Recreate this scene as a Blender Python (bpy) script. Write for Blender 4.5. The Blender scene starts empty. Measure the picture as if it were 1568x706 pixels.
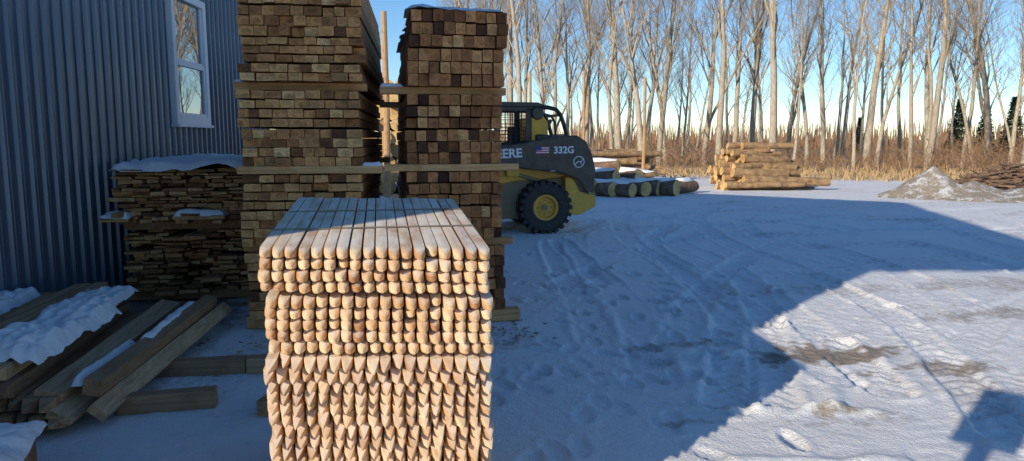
import bpy, math, random, bmesh
import numpy as np
from mathutils import Vector, Matrix
random.seed(7); rng=np.random.RandomState(5)
scene=bpy.context.scene
R=math.radians
# ---------------------------------------------------------------- node helpers
def newmat(name):
    m=bpy.data.materials.new(name); m.use_nodes=True
    nt=m.node_tree; b=nt.nodes['Principled BSDF']
    return m,nt,b
def L(nt,a,b): nt.links.new(a,b)
def ramp(nt,fac,stops,interp='LINEAR'):
    r=nt.nodes.new('ShaderNodeValToRGB'); r.color_ramp.interpolation=interp
    e=r.color_ramp.elements
    while len(e)<len(stops): e.new(0.5)
    for i,(p,c) in enumerate(stops):
        e[i].position=p; e[i].color=(c[0],c[1],c[2],1) if hasattr(c,'__len__') else (c,c,c,1)
    L(nt,fac,r.inputs[0]); return r.outputs[0]
def mix(nt,fac,a,b,mode='MIX'):
    m=nt.nodes.new('ShaderNodeMix'); m.data_type='RGBA'; m.blend_type=mode
    for s,v in ((m.inputs[0],fac),(m.inputs[6],a),(m.inputs[7],b)):
        if isinstance(v,(int,float)): s.default_value=v
        elif isinstance(v,tuple): s.default_value=(v[0],v[1],v[2],1)
        else: L(nt,v,s)
    return m.outputs[2]
def mth(nt,op,a,b=0.0,clamp=False):
    m=nt.nodes.new('ShaderNodeMath'); m.operation=op; m.use_clamp=clamp
    for s,v in ((m.inputs[0],a),(m.inputs[1],b)):
        if isinstance(v,(int,float)): s.default_value=v
        else: L(nt,v,s)
    return m.outputs[0]
def objco(nt,scale=(1,1,1),offset=None):
    tc=nt.nodes.new('ShaderNodeTexCoord'); mp=nt.nodes.new('ShaderNodeMapping')
    mp.inputs['Scale'].default_value=scale
    src=tc.outputs['Object']
    if offset is not None:
        a=nt.nodes.new('ShaderNodeVectorMath'); a.operation='ADD'
        L(nt,src,a.inputs[0]); L(nt,offset,a.inputs[1]); src=a.outputs[0]
    L(nt,src,mp.inputs[0]); return mp.outputs[0]
def noise(nt,vec,scale,detail=4,rough=.55,dist=0):
    n=nt.nodes.new('ShaderNodeTexNoise'); n.inputs['Scale'].default_value=scale
    n.inputs['Detail'].default_value=detail; n.inputs['Roughness'].default_value=rough
    n.inputs['Distortion'].default_value=dist
    L(nt,vec,n.inputs['Vector']); return n.outputs['Fac']
def bump(nt,b,h,strength=.5,dist=.01):
    n=nt.nodes.new('ShaderNodeBump'); n.inputs['Strength'].default_value=strength
    n.inputs['Distance'].default_value=dist; L(nt,h,n.inputs['Height']); L(nt,n.outputs[0],b.inputs['Normal'])
def island(nt):
    g=nt.nodes.new('ShaderNodeNewGeometry'); return g.outputs['Random Per Island']
def islandoff(nt,k=37.0):
    i=island(nt); c=nt.nodes.new('ShaderNodeCombineXYZ')
    L(nt,mth(nt,'MULTIPLY',i,k),c.inputs[0]); L(nt,mth(nt,'MULTIPLY',i,k*.7),c.inputs[2]); L(nt,mth(nt,'MULTIPLY',i,k*2.1),c.inputs[1])
    return c.outputs[0]
def up_factor(nt,lo,hi):
    g=nt.nodes.new('ShaderNodeNewGeometry'); s=nt.nodes.new('ShaderNodeSeparateXYZ'); L(nt,g.outputs['True Normal'],s.inputs[0])
    r=nt.nodes.new('ShaderNodeMapRange'); r.inputs[1].default_value=lo; r.inputs[2].default_value=hi
    L(nt,s.outputs[2],r.inputs[0]); return r.outputs[0]

def mat_plain(name,col,rough=.6,metal=0,var=.25,scale=8,bmp=.1):
    m,nt,b=newmat(name)
    n=noise(nt,objco(nt),scale,4,.6)
    c=mix(nt,n,tuple(x*(1-var) for x in col),tuple(min(1,x*(1+var)) for x in col))
    L(nt,c,b.inputs['Base Color']); b.inputs['Roughness'].default_value=rough; b.inputs['Metallic'].default_value=metal
    if bmp: bump(nt,b,n,bmp,.01)
    return m
def mat_paint(name,col,rough=.35,dust=.8):
    m,nt,b=newmat(name)
    n=noise(nt,objco(nt),5,5,.65); n2=noise(nt,objco(nt),40,3,.6)
    tc=nt.nodes.new('ShaderNodeTexCoord'); s=nt.nodes.new('ShaderNodeSeparateXYZ'); L(nt,tc.outputs['Object'],s.inputs[0])
    low=nt.nodes.new('ShaderNodeMapRange'); low.inputs[1].default_value=1.1; low.inputs[2].default_value=.2; L(nt,s.outputs[2],low.inputs[0])
    d=mth(nt,'MULTIPLY',ramp(nt,mth(nt,'ADD',n,mth(nt,'MULTIPLY',low.outputs[0],.25)),[(.42,.05),(.8,.85)]),dust)
    c=mix(nt,d,col,(.32,.24,.16)); c=mix(nt,ramp(nt,n2,[(.6,0.0),(.72,.2)]),c,(.38,.31,.23))
    L(nt,c,b.inputs['Base Color']); L(nt,mth(nt,'ADD',mth(nt,'MULTIPLY',d,.5),rough),b.inputs['Roughness']); return m
def mat_woodside(name,stops,axis='Y',gr=.55,rough=.75,frost=None):
    m,nt,b=newmat(name)
    sc={'Y':(45,2.2,45),'X':(2.2,45,45),'Z':(45,45,2.2)}[axis]
    off=islandoff(nt)
    g=noise(nt,objco(nt,sc,off),1.0,4,.65,.6)
    big=noise(nt,objco(nt,(6,1.5,6),off),1.3,2,.5)
    base=ramp(nt,island(nt),stops)
    c=mix(nt,ramp(nt,g,[(.3,0.0),(.7,1.0)]),mix(nt,1.0,base,(gr,gr*.92,gr*.82),'MULTIPLY'),base)
    c=mix(nt,ramp(nt,big,[(.52,0.0),(.7,.6)]),c,mix(nt,1.0,c,(.72,.56,.42),'MULTIPLY'))
    if frost:
        f=mth(nt,'MULTIPLY',up_factor(nt,.75,.97),ramp(nt,noise(nt,objco(nt,(12,3,12)),1.5,4,.6),[(.35,.2),(.62,frost)]))
        c=mix(nt,f,c,(.90,.86,.79))
    L(nt,c,b.inputs['Base Color']); b.inputs['Roughness'].default_value=rough
    bump(nt,b,g,.35,.004); return m
def mat_woodend(name,stops,ring=16,dark=.5):
    m,nt,b=newmat(name)
    uv=nt.nodes.new('ShaderNodeUVMap')
    isl=island(nt)
    sub=nt.nodes.new('ShaderNodeVectorMath'); sub.operation='SUBTRACT'; L(nt,uv.outputs[0],sub.inputs[0])
    cc=nt.nodes.new('ShaderNodeCombineXYZ')
    fr=mth(nt,'FRACT',mth(nt,'MULTIPLY',isl,17.3)); fr2=mth(nt,'FRACT',mth(nt,'MULTIPLY',isl,53.7))
    L(nt,mth(nt,'ADD',mth(nt,'MULTIPLY',fr,.7),.15),cc.inputs[0]); L(nt,mth(nt,'ADD',mth(nt,'MULTIPLY',fr2,.7),.15),cc.inputs[1])
    L(nt,cc.outputs[0],sub.inputs[1])
    ln=nt.nodes.new('ShaderNodeVectorMath'); ln.operation='LENGTH'; L(nt,sub.outputs[0],ln.inputs[0])
    nz=noise(nt,objco(nt,(30,30,30),islandoff(nt)),.8,4,.6)
    d=mth(nt,'ADD',mth(nt,'MULTIPLY',ln.outputs['Value'],ring*6.28),mth(nt,'MULTIPLY',nz,5.0))
    s=mth(nt,'ADD',mth(nt,'MULTIPLY',mth(nt,'SINE',d),.5),.5)
    base=ramp(nt,isl,stops)
    core=ramp(nt,ln.outputs['Value'],[(.1,.72),(.45,1.0)])
    c=mix(nt,mth(nt,'MULTIPLY',s,.35),base,mix(nt,1.0,base,(dark,dark*.8,dark*.6),'MULTIPLY'))
    c=mix(nt,1.0,c,core,'MULTIPLY')
    c=mix(nt,ramp(nt,nz,[(.5,0.0),(.7,.7)]),c,mix(nt,1.0,c,(.45,.33,.22),'MULTIPLY'))
    L(nt,c,b.inputs['Base Color']); b.inputs['Roughness'].default_value=.85
    bump(nt,b,nz,.5,.005); return m
def mat_bark(name,a,bc,scale=(14,14,3),cheap=False):
    m,nt,b=newmat(name)
    n=noise(nt,objco(nt,scale),1.5,3,.65)
    oi=nt.nodes.new('ShaderNodeObjectInfo')
    c=mix(nt,ramp(nt,n,[(.3,0.0),(.7,1.0)]),a,bc)
    c=mix(nt,mth(nt,'MULTIPLY',oi.outputs['Random'],.45),c,mix(nt,1.0,c,(.5,.45,.40),'MULTIPLY'))
    L(nt,c,b.inputs['Base Color']); b.inputs['Roughness'].default_value=.9
    if not cheap: bump(nt,b,n,.6,.03)
    return m
def mat_snow(name):
    m,nt,b=newmat(name)
    co=objco(nt); n=noise(nt,co,9,5,.65); n2=noise(nt,co,45,4,.6)
    c=mix(nt,n,(.80,.82,.85),(.90,.91,.92))
    L(nt,c,b.inputs['Base Color']); b.inputs['Roughness'].default_value=.65
    bump(nt,b,mth(nt,'ADD',n,mth(nt,'MULTIPLY',n2,.35)),.6,.03); return m

M={}
M['snow']=mat_snow('snow_mat')
M['stake']=mat_woodside('stake_wood',[(0,(.58,.34,.16)),(.2,(.78,.53,.30)),(.45,(.88,.67,.43)),(.7,(.72,.47,.26)),(.85,(.86,.63,.40)),(1,(.42,.20,.08))],gr=.68,frost=.8)
M['side4']=mat_woodside('rough_timber_side',[(0,(.36,.15,.05)),(.5,(.54,.26,.10)),(1,(.22,.09,.035))])
M['end4']=mat_woodend('rough_timber_end',[(0,(.055,.024,.013)),(.15,(.22,.085,.03)),(.4,(.60,.27,.10)),(.65,(.38,.155,.055)),(.85,(.70,.33,.125)),(1,(.84,.47,.20))],3)
M['sideL']=mat_woodside('sawn_lumber_side',[(0,(.48,.22,.08)),(.5,(.70,.36,.14)),(1,(.34,.15,.055))])
M['endL']=mat_woodend('sawn_lumber_end',[(0,(.14,.06,.025)),(.12,(.40,.18,.065)),(.3,(.82,.44,.17)),(.6,(.70,.36,.135)),(.75,(.38,.17,.065)),(.9,(.90,.54,.22)),(1,(.94,.64,.31))],3)
M['slab']=mat_woodside('slab_board_side',[(0,(.22,.11,.05)),(.5,(.50,.27,.12)),(1,(.66,.40,.18))])
M['slabend']=mat_woodend('slab_board_end',[(0,(.15,.07,.032)),(.4,(.46,.23,.09)),(.75,(.64,.36,.15)),(1,(.80,.49,.23))],3)
M['greyw']=mat_woodside('weathered_timber',[(0,(.34,.20,.11)),(.5,(.52,.34,.19)),(1,(.64,.44,.26))])
M['greyend']=mat_woodend('weathered_timber_end',[(0,(.32,.17,.09)),(.5,(.56,.33,.17)),(1,(.70,.44,.23))],4)
M['greyx']=mat_woodside('weathered_timber_x',[(0,(.32,.20,.11)),(.5,(.46,.30,.17)),(1,(.56,.38,.22))],axis='X')
M['crossx']=mat_woodside('cross_timber',[(0,(.58,.30,.12)),(.5,(.86,.52,.23)),(1,(.46,.22,.09))],axis='X')
M['logbark']=mat_bark('log_bark',(.20,.115,.06),(.56,.37,.19),(4,4,4))
M['logend']=mat_woodend('log_cut_end',[(0,(.66,.40,.15)),(.5,(.86,.60,.27)),(1,(.72,.45,.18))],5,.75)
M['darkbark']=mat_bark('dark_log_bark',(.11,.065,.045),(.28,.18,.115),(5,5,5))
M['bark']=mat_bark('tree_bark',(.30,.25,.185),(.64,.56,.44))
M['twig']=mat_bark('twig_bark',(.30,.225,.155),(.46,.365,.265),cheap=True)
M['brush']=mat_bark('brush_stems',(.20,.115,.06),(.42,.26,.15),cheap=True)
M['post']=mat_woodside('post_wood',[(0,(.58,.35,.17)),(1,(.66,.42,.22))],axis='Z')

# ---------------------------------------------------------------- mesh builder
class MB:
    def __init__(s): s.v=[];s.f=[];s.m=[];s.uv=[]
    def add(s,vs,fs,mat=0,uvs=None):
        o=len(s.v); s.v.extend(vs)
        for i,f in enumerate(fs):
            s.f.append(tuple(o+k for k in f)); s.m.append(mat[i] if isinstance(mat,list) else mat)
            s.uv.append(uvs[i] if uvs else [(0,0),(1,0),(1,1),(0,1)][:len(f)] if len(f)<=4 else [(0.5,0.5)]*len(f))
    def box(s,x0,x1,y0,y1,z0,z1,mat=0,endmat=None,endaxis='Y',jit=0,T=None):
        vs=[(x0,y0,z0),(x1,y0,z0),(x1,y1,z0),(x0,y1,z0),(x0,y0,z1),(x1,y0,z1),(x1,y1,z1),(x0,y1,z1)]
        if jit: vs=[(a+random.uniform(-jit,jit),b+random.uniform(-jit,jit),c+random.uniform(-jit,jit)) for a,b,c in vs]
        if T is not None: vs=[tuple(T@Vector(v)) for v in vs]
        fs=[(0,3,2,1),(4,5,6,7),(0,1,5,4),(2,3,7,6),(1,2,6,5),(3,0,4,7)]
        e=mat if endmat is None else endmat
        ms=[mat,mat,e,e,mat,mat] if endaxis=='Y' else [mat,mat,mat,mat,e,e]
        s.add(vs,fs,ms)
    def prism(s,pts,y0,y1,mat=0):
        n=len(pts)
        vs=[(x,y0,z) for x,z in pts]+[(x,y1,z) for x,z in pts]
        fs=[tuple(range(n)),tuple(range(2*n-1,n-1,-1))]+[((i+1)%n,i,n+i,n+(i+1)%n) for i in range(n)]
        s.add(vs,fs,mat)
    def tube(s,pts,rad,n=8,mat=0,endmat=None,wob=0):
        P=[Vector(p) for p in pts]
        vs=[]
        ref=Vector((0,0,1)) 
        for i,p in enumerate(P):
            d=(P[min(i+1,len(P)-1)]-P[max(i-1,0)]).normalized()
            r0=ref if abs(d.dot(ref))<.95 else Vector((1,0,0))
            a=d.cross(r0).normalized(); b=a.cross(d).normalized()
            r=rad[i] if hasattr(rad,'__len__') else rad
            for k in range(n):
                t=2*math.pi*k/n; rr=r*(1+random.uniform(-wob,wob)) if wob else r
                vs.append(tuple(p+a*(math.cos(t)*rr)+b*(math.sin(t)*rr)))
        fs=[];ms=[];uv=[]
        for i in range(len(P)-1):
            for k in range(n):
                a=i*n+k;b=i*n+(k+1)%n
                fs.append((a,a+n,b+n,b)); ms.append(mat); uv.append([(k/n,i),(k/n,i+1),((k+1)/n,i+1),((k+1)/n,i)])
        if endmat is not None:
            c=[(.5+.5*math.cos(2*math.pi*k/n),.5+.5*math.sin(2*math.pi*k/n)) for k in range(n)]
            fs.append(tuple(range(n))); ms.append(endmat); uv.append(c)
            o=(len(P)-1)*n; fs.append(tuple(range(o+n-1,o-1,-1))); ms.append(endmat); uv.append(c[::-1])
        s.add(vs,fs,ms,uv)
    def lathe(s,prof,cx,cy,cz,n=32,mat=0):
        vs=[]
        for k in range(n):
            t=2*math.pi*k/n
            for r,y in prof: vs.append((cx+r*math.cos(t),cy+y,cz+r*math.sin(t)))
        m=len(prof);fs=[]
        for k in range(n):
            for j in range(m-1):
                a=k*m+j;b=((k+1)%n)*m+j
                fs.append((a,b,b+1,a+1))
        s.add(vs,fs,mat)
    def obj(s,name,mats,parent=None,loc=(0,0,0),rot=(0,0,0),smooth=False,bevel=0,recalc=True):
        me=bpy.data.meshes.new(name); me.from_pydata(s.v,[],s.f)
        for m in mats: me.materials.append(m)
        me.polygons.foreach_set('material_index',s.m)
        u=me.uv_layers.new(name='UVMap'); flat=[]
        for x in s.uv:
            for a in x: flat.extend(a)
        u.data.foreach_set('uv',flat)
        if smooth: me.polygons.foreach_set('use_smooth',[True]*len(s.f))
        if recalc:
            bm=bmesh.new(); bm.from_mesh(me); bmesh.ops.recalc_face_normals(bm,faces=bm.faces); bm.to_mesh(me); bm.free()
        me.update()
        o=bpy.data.objects.new(name,me); scene.collection.objects.link(o)
        o.location=loc;o.rotation_euler=rot
        if parent: o.parent=parent
        if bevel:
            b=o.modifiers.new('bev','BEVEL'); b.width=bevel; b.segments=2; b.limit_method='ANGLE'
        return o
def empty(name,loc=(0,0,0),rz=0):
    e=bpy.data.objects.new(name,None); scene.collection.objects.link(e); e.location=loc; e.rotation_euler=(0,0,rz); e.empty_display_size=.2; return e
_tab=rng.rand(256,256)
def vn(x,y):
    xi=np.floor(x).astype(int);yi=np.floor(y).astype(int);fx=x-xi;fy=y-yi
    fx=fx*fx*(3-2*fx);fy=fy*fy*(3-2*fy)
    a=_tab[xi%256,yi%256];b=_tab[(xi+1)%256,yi%256];c=_tab[xi%256,(yi+1)%256];d=_tab[(xi+1)%256,(yi+1)%256]
    return (a*(1-fx)+b*fx)*(1-fy)+(c*(1-fx)+d*fx)*fy
def fbm(x,y,o=4,g=.5):
    s=0;a=1;t=0
    for i in range(o): s=s+a*vn(x*2**i+i*17.3,y*2**i+i*9.1); t+=a; a*=g
    return s/t-.5
def smooth(e0,e1,x):
    t=np.clip((x-e0)/(e1-e0),0,1); return t*t*(3-2*t)
def snow_slab(name,x0,x1,y0,y1,z,th,parent=None,cut=.35,nx=60,ny=60,tiltz=0,rag=.12,loc=(0,0,0),rot=(0,0,0),base=None):
    sd=random.uniform(0,90)
    X,Y=np.meshgrid(np.linspace(x0,x1,nx),np.linspace(y0,y1,ny),indexing='ij')
    e=np.minimum(np.minimum(X-x0,x1-X),np.minimum(Y-y0,y1-Y))
    wv=fbm(X*4+sd,Y*4+sd,4)
    k=smooth(0,rag,e+wv*rag*1.3)**.5
    H=th*k*(.65+1.1*fbm(X*5+sd,Y*5,4,.6)+.3)
    H=np.where(fbm(X*2.2+sd*2,Y*2.2,3)<-.5+cut*.6,0,H)
    zb=z if base is None else base(X,Y)
    mb=MB(); vs=np.stack([X,Y,zb+H-.004+tiltz*(Y-y0)],-1).reshape(-1,3).tolist()
    fs=[]
    for i in range(nx-1):
        for j in range(ny-1):
            if max(H[i,j],H[i+1,j],H[i,j+1],H[i+1,j+1])>.003:
                a=i*ny+j; fs.append((a,a+ny,a+ny+1,a+1))
    mb.add([tuple(v) for v in vs],fs,0)
    return mb.obj(name,[M['snow']],parent,smooth=True,recalc=False,loc=loc,rot=rot)

# ---------------------------------------------------------------- camera / world / sun
cam=bpy.data.cameras.new('camera'); co=bpy.data.objects.new('camera',cam); scene.collection.objects.link(co)
co.location=(0,0,1.53); co.rotation_euler=(R(90-7.3),0,R(-10.4)); cam.sensor_width=36; cam.lens=25.26; cam.clip_end=2000; cam.clip_start=.05
scene.camera=co
w=bpy.data.worlds.new('World'); scene.world=w; w.use_nodes=True
nt=w.node_tree; bg=nt.nodes['Background']; sk=nt.nodes.new('ShaderNodeTexSky'); sk.sky_type='NISHITA'; sk.sun_disc=False
ELEV=math.atan(5/13.38); DX,DY=.7855,.619
sk.sun_elevation=ELEV; sk.sun_rotation=math.atan2(-DX,-DY); sk.air_density=.95; sk.dust_density=0.0; sk.ozone_density=4.4
hs=nt.nodes.new('ShaderNodeHueSaturation'); hs.inputs['Saturation'].default_value=1.1
L(nt,sk.outputs[0],hs.inputs['Color']); L(nt,hs.outputs[0],bg.inputs[0]); bg.inputs[1].default_value=.15
sun=bpy.data.lights.new('sun','SUN'); sun.energy=5.0; sun.angle=R(.5); sun.color=(1,.88,.70)
so=bpy.data.objects.new('sun',sun); scene.collection.objects.link(so); so.location=(-20,-17,20)
so.rotation_euler=Vector((DX*math.cos(ELEV),DY*math.cos(ELEV),-math.sin(ELEV))).to_track_quat('-Z','Y').to_euler()
scene.view_settings.view_transform='Standard'; scene.view_settings.look='None'; scene.view_settings.exposure=0

# ---------------------------------------------------------------- ground
def axis_pts(lo_dense,hi_dense,step,lo,hi,g=1.06):
    a=list(np.arange(lo_dense,hi_dense,step)); s=step; x=hi_dense
    while x<hi: a.append(x); s*=g; x+=s
    a.append(hi); s=step; x=lo_dense-step; b=[]
    while x>lo: b.append(x); s*=g*1.03; x-=s
    b.append(lo); return np.array(b[::-1]+a)
xs=axis_pts(-2.8,8.0,.022,-900,900,1.04)
ys=[-900,-300,-100,-40,-15,-6,-3,-1,0,.7,1.3,1.8,2.2]; y=2.4
while y<32: ys.append(y); y+=.006*y
while y<900: ys.append(y); y*=1.05
ys=np.array(ys)
X,Y=np.meshgrid(xs,ys,indexing='ij')
Z=np.zeros_like(X)
near=smooth(60,25,np.hypot(X,Y))
Z+=.045*fbm(X*.35,Y*.35,3)*near
Z+=.018*fbm(X*1.7+5,Y*1.7,4,.5)*near
rough=smooth(-.12,.2,fbm(X*.6+40,Y*.6+3,3))
Z+=(.009+.013*rough)*fbm(X*9,Y*9,4,.7)*near
def lump(thr,sc,amp,o=0):
    n=fbm(X*sc+9+o,Y*sc+77,3); return amp*smooth(thr,thr+.08,n)
Z+=lump(.2,11,.012)*near*rough
for k in range(110):
    fx,fy=random.choice([(1.4,4.6),(1.5,6.2),(2.3,8.0),(3.0,6.0),(1.2,4.0)]); fx+=random.gauss(0,.6); fy+=random.gauss(0,.9)
    ix=np.where(np.abs(xs-fx)<.4)[0]; iy=np.where(np.abs(ys-fy)<.4)[0]
    if len(ix)<2 or len(iy)<2: continue
    sl=(slice(ix[0],ix[-1]+1),slice(iy[0],iy[-1]+1)); a=random.uniform(-.5,.8); ca_,sa=math.cos(a),math.sin(a)
    u=(X[sl]-fx)*ca_+(Y[sl]-fy)*sa; v=-(X[sl]-fx)*sa+(Y[sl]-fy)*ca_
    r=np.hypot(u/.055,v/.13); Z[sl]+=-.026*smooth(1.1,.8,r)+.011*np.exp(-((r-1.25)/.2)**2)
trk=np.zeros_like(X)
def rut(pts,width=.28,depth=.04,lug=.45):
    P=np.array(pts,float); Q=[]
    for i in range(len(P)-1):
        p0=P[max(i-1,0)];p1=P[i];p2=P[i+1];p3=P[min(i+2,len(P)-1)]
        for t in np.linspace(0,1,14,endpoint=False):
            Q.append(.5*((2*p1)+(-p0+p2)*t+(2*p0-5*p1+4*p2-p3)*t*t+(-p0+3*p1-3*p2+p3)*t**3))
    Q.append(P[-1]); Q=np.array(Q)
    bx0,by0=Q.min(0)-.6; bx1,by1=Q.max(0)+.6
    ix=np.where((xs>bx0)&(xs<bx1))[0]; iy=np.where((ys>by0)&(ys<by1))[0]
    if len(ix)<2 or len(iy)<2: return
    sl=(slice(ix[0],ix[-1]+1),slice(iy[0],iy[-1]+1))
    x=X[sl];y=Y[sl]; best=np.full(x.shape,9.);arc=np.zeros(x.shape);side=np.zeros(x.shape);acc=0
    for i in range(len(Q)-1):
        a=Q[i];d=Q[i+1]-a;ln=np.hypot(*d)
        if ln<1e-6: continue
        u=d/ln; t=np.clip((x-a[0])*u[0]+(y-a[1])*u[1],0,ln)
        dx=x-a[0]-u[0]*t;dy=y-a[1]-u[1]*t;dd=np.hypot(dx,dy);m=dd<best
        best=np.where(m,dd,best);arc=np.where(m,acc+t,arc);side=np.where(m,(u[0]*dy-u[1]*dx),side);acc+=ln
    h=width/2; seed=random.uniform(0,99)
    best=best+.05*fbm(x*3+seed,y*3,3)
    inn=smooth(h+.02,h-.02,best)
    lugp=np.tanh(2*np.sin((arc+np.abs(side)*.9)*2*math.pi/.14))
    dz=-depth*inn*.7+inn*lug*depth*.4*lugp+.45*depth*np.exp(-((best-h-.045)/.03)**2)*np.clip(.3+2.6*(fbm(x*8,y*8,3)+.15),0,3)
    fade=smooth(40,18,np.hypot(x,y))*(.15+1.15*smooth(-.2,.2,fbm(x*.9+seed,y*.9,3)))
    Z[sl]+=dz*fade; trk[sl]=np.maximum(trk[sl],inn*fade*(depth/.035))
def pair(pts,gap=1.45,**k):
    P=np.array(pts,float); d=np.gradient(P,axis=0); n=np.stack([-d[:,1],d[:,0]],1)/np.hypot(d[:,0],d[:,1])[:,None]
    rut(P-n*gap/2,**k); rut(P+n*gap/2,**k)
pair([(2.2,4.2),(2.6,6.5),(2.9,8.5),(3.3,10.5),(4.6,12.5)],width=.3,depth=.036)
pair([(2.4,4.0),(3.0,6.3),(3.2,8.5),(3.4,10.5)],width=.3,depth=.025)
pair([(2.6,3.4),(3.7,5.6),(4.2,8.0),(4.5,10.5),(5.5,13.5),(8,17)],depth=.03)
pair([(2.9,3.4),(4.2,5.9),(4.9,8.0),(5.2,10.5),(6.5,13.5),(9,16)],depth=.024)
pair([(1.6,5.5),(3.4,8.2),(6.0,10.8),(9.5,12.5),(14,13.2)],depth=.026)
pair([(3.2,2.4),(5.0,4.2),(7.5,5.6),(11,6.4),(16,6.8)],depth=.022,width=.32,lug=.35)
pair([(3.0,2.9),(4.7,4.9),(7.2,6.6),(11,7.6),(16,8.2)],depth=.02,width=.3,lug=.35)
pair([(3.3,3.9),(5.3,4.6),(8,6.0),(10.5,9),(12,13)],depth=.02,width=.32,lug=.35)
pair([(4.5,3.0),(6.2,5.8),(7.0,9.0),(6.4,13),(5.6,17)],depth=.02)
pair([(7,4.5),(8.2,7),(8.6,10),(9,14)],depth=.02)
pair([(9,5),(9.6,9),(12,13),(17,15.5)],depth=.03)
pair([(1.6,7.5),(1.9,9.5),(3.5,13),(8.5,15.5),(14,16.5)],depth=.026)
pair([(4,11),(8,11.6),(12,11),(16,9.5)],depth=.028)
def ridge(p,q,wd,hg):
    global Z
    a=np.array(p);d=np.array(q)-a;ln=np.hypot(*d);u=d/ln
    t=(X-a[0])*u[0]+(Y-a[1])*u[1]; s=(-(X-a[0])*u[1]+(Y-a[1])*u[0])+.12*fbm(X*2,Y*2,3)
    m=np.exp(-(s/wd)**2)*smooth(-.15,.1,t)*smooth(ln+.15,ln-.1,t)
    Z+=hg*m*(.7+1.2*fbm(X*6,Y*6,3))
ridge((1.7,3.75),(2.75,3.5),.05,.055); ridge((1.2,4.35),(2.0,4.45),.06,.045); ridge((2.5,3.45),(2.9,4.1),.05,.03)
ridge((1.5,3.1),(2.4,2.9),.06,.05); ridge((1.0,5.05),(1.9,4.85),.05,-.06); ridge((1.9,4.85),(2.6,4.7),.05,.04)
flat=smooth(.9,.2,np.hypot(np.maximum(np.abs(X+.7)-2.0,0),np.maximum(np.abs(Y-5.5)-3.5,0)))
Z*=1-.6*flat; Z-= .02
dist=np.hypot(X,Y)
dirt=np.zeros_like(X)
def patch(cx,cy,rx,ry,a,k=3):
    global dirt
    r=np.hypot((X-cx)/rx,(Y-cy)/ry); dirt=np.maximum(dirt,a*smooth(1,.25,r+fbm(X*k+cx,Y*k,4)*1.3))
patch(3.25,4.6,.85,.42,1.0,6); patch(3.9,4.2,.6,.24,.75,6); patch(2.2,5.0,.7,.16,.6,6); patch(4.5,6.6,1.5,.4,.4); patch(6.5,6.6,2.4,.6,.5); patch(5.2,5.4,1.4,.35,.6,4)
patch(-1.9,6.8,1.6,1.0,1.0); patch(-.9,5.2,.9,1.0,.4); patch(2.4,3.4,.8,.2,.5); patch(-1.4,4.6,.7,.7,.35); patch(.9,5.4,.5,.5,.45)
patch(9,7.5,3,1.5,.45,1); patch(5,3.4,1.2,.4,.55); patch(12,15,5,2,.3,1); patch(1.7,3.55,.3,.1,.6,8); patch(-.75,3.35,.2,.15,.8,6); patch(2.6,3.55,.3,.12,.7,8)
wallx=-2.7+.14*(Y-6.7); dirt=np.maximum(dirt,.9*smooth(.45,.1,np.abs(X-wallx-.1))*(Y<14)*(Y>-3))
litx=smooth(-.14,.18,fbm(X*.8+11,Y*1.6+2,5,.6))
dirt=np.maximum(dirt,litx*.48*smooth(1.0,2.5,X-Y*.35)*(.6+.4*np.clip(trk,0,1)))
dirt=np.maximum(dirt,.2*np.clip(trk,0,1))
grass=smooth(30,35,dist+5*fbm(X*.3,Y*.3,3))
V=np.stack([X,Y,Z],-1).reshape(-1,3)
nx,ny=X.shape
i,j=np.meshgrid(np.arange(nx-1),np.arange(ny-1),indexing='ij'); a=(i*ny+j).ravel()
F=np.stack([a,a+ny,a+ny+1,a+1],1)
me=bpy.data.meshes.new('ground'); me.vertices.add(len(V)); me.vertices.foreach_set('co',V.ravel().astype(np.float32))
me.loops.add(F.size); me.loops.foreach_set('vertex_index',F.ravel().astype(np.int32)); me.polygons.add(len(F))
me.polygons.foreach_set('loop_start',(np.arange(len(F))*4).astype(np.int32))
try: me.polygons.foreach_set('loop_total',np.full(len(F),4,np.int32))
except Exception: pass
me.update(calc_edges=True); me.validate()
me.polygons.foreach_set('use_smooth',np.ones(len(me.polygons),bool))
ca=me.color_attributes.new('mask','FLOAT_COLOR','POINT')
C=np.ones((len(V),4),np.float32); C[:,0]=dirt.ravel(); C[:,1]=grass.ravel(); C[:,2]=0
ca.data.foreach_set('color',C.ravel())
g=bpy.data.objects.new('ground',me); scene.collection.objects.link(g)
m,nt,b=newmat('snowy_ground')
at=nt.nodes.new('ShaderNodeAttribute'); at.attribute_name='mask'; sp=nt.nodes.new('ShaderNodeSeparateColor'); L(nt,at.outputs['Color'],sp.inputs[0])
co_=objco(nt); n2=noise(nt,co_,14,7,.72); n3=noise(nt,co_,80,3,.6); n4=noise(nt,co_,3.5,6,.62,.5)
snowc=mix(nt,n4,(.80,.81,.83),(.91,.91,.92))
mudc=mix(nt,n2,(.12,.075,.045),(.36,.26,.17))
msk=mth(nt,'ADD',sp.outputs[0],mth(nt,'MULTIPLY',mth(nt,'SUBTRACT',n2,.5),1.8))
msk=mth(nt,'MULTIPLY',ramp(nt,msk,[(.25,0.0),(.85,1.0)]),.85)
c=mix(nt,msk,snowc,mudc)
c=mix(nt,ramp(nt,n4,[(.52,0.0),(.68,.14)]),c,(.42,.35,.27))
grc=mix(nt,n2,(.18,.11,.055),(.46,.33,.18)); 
gm=ramp(nt,mth(nt,'ADD',sp.outputs[1],mth(nt,'MULTIPLY',mth(nt,'SUBTRACT',n4,.5),1.2)),[(.35,0.0),(.6,.95)])
c=mix(nt,gm,c,grc)
L(nt,c,b.inputs['Base Color']); b.inputs['Roughness'].default_value=.7
h=mth(nt,'ADD',mth(nt,'ADD',mth(nt,'MULTIPLY',n4,.5),n2),mth(nt,'MULTIPLY',n3,.4))
bump(nt,b,h,.85,.028)
me.materials.append(m)

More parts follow.
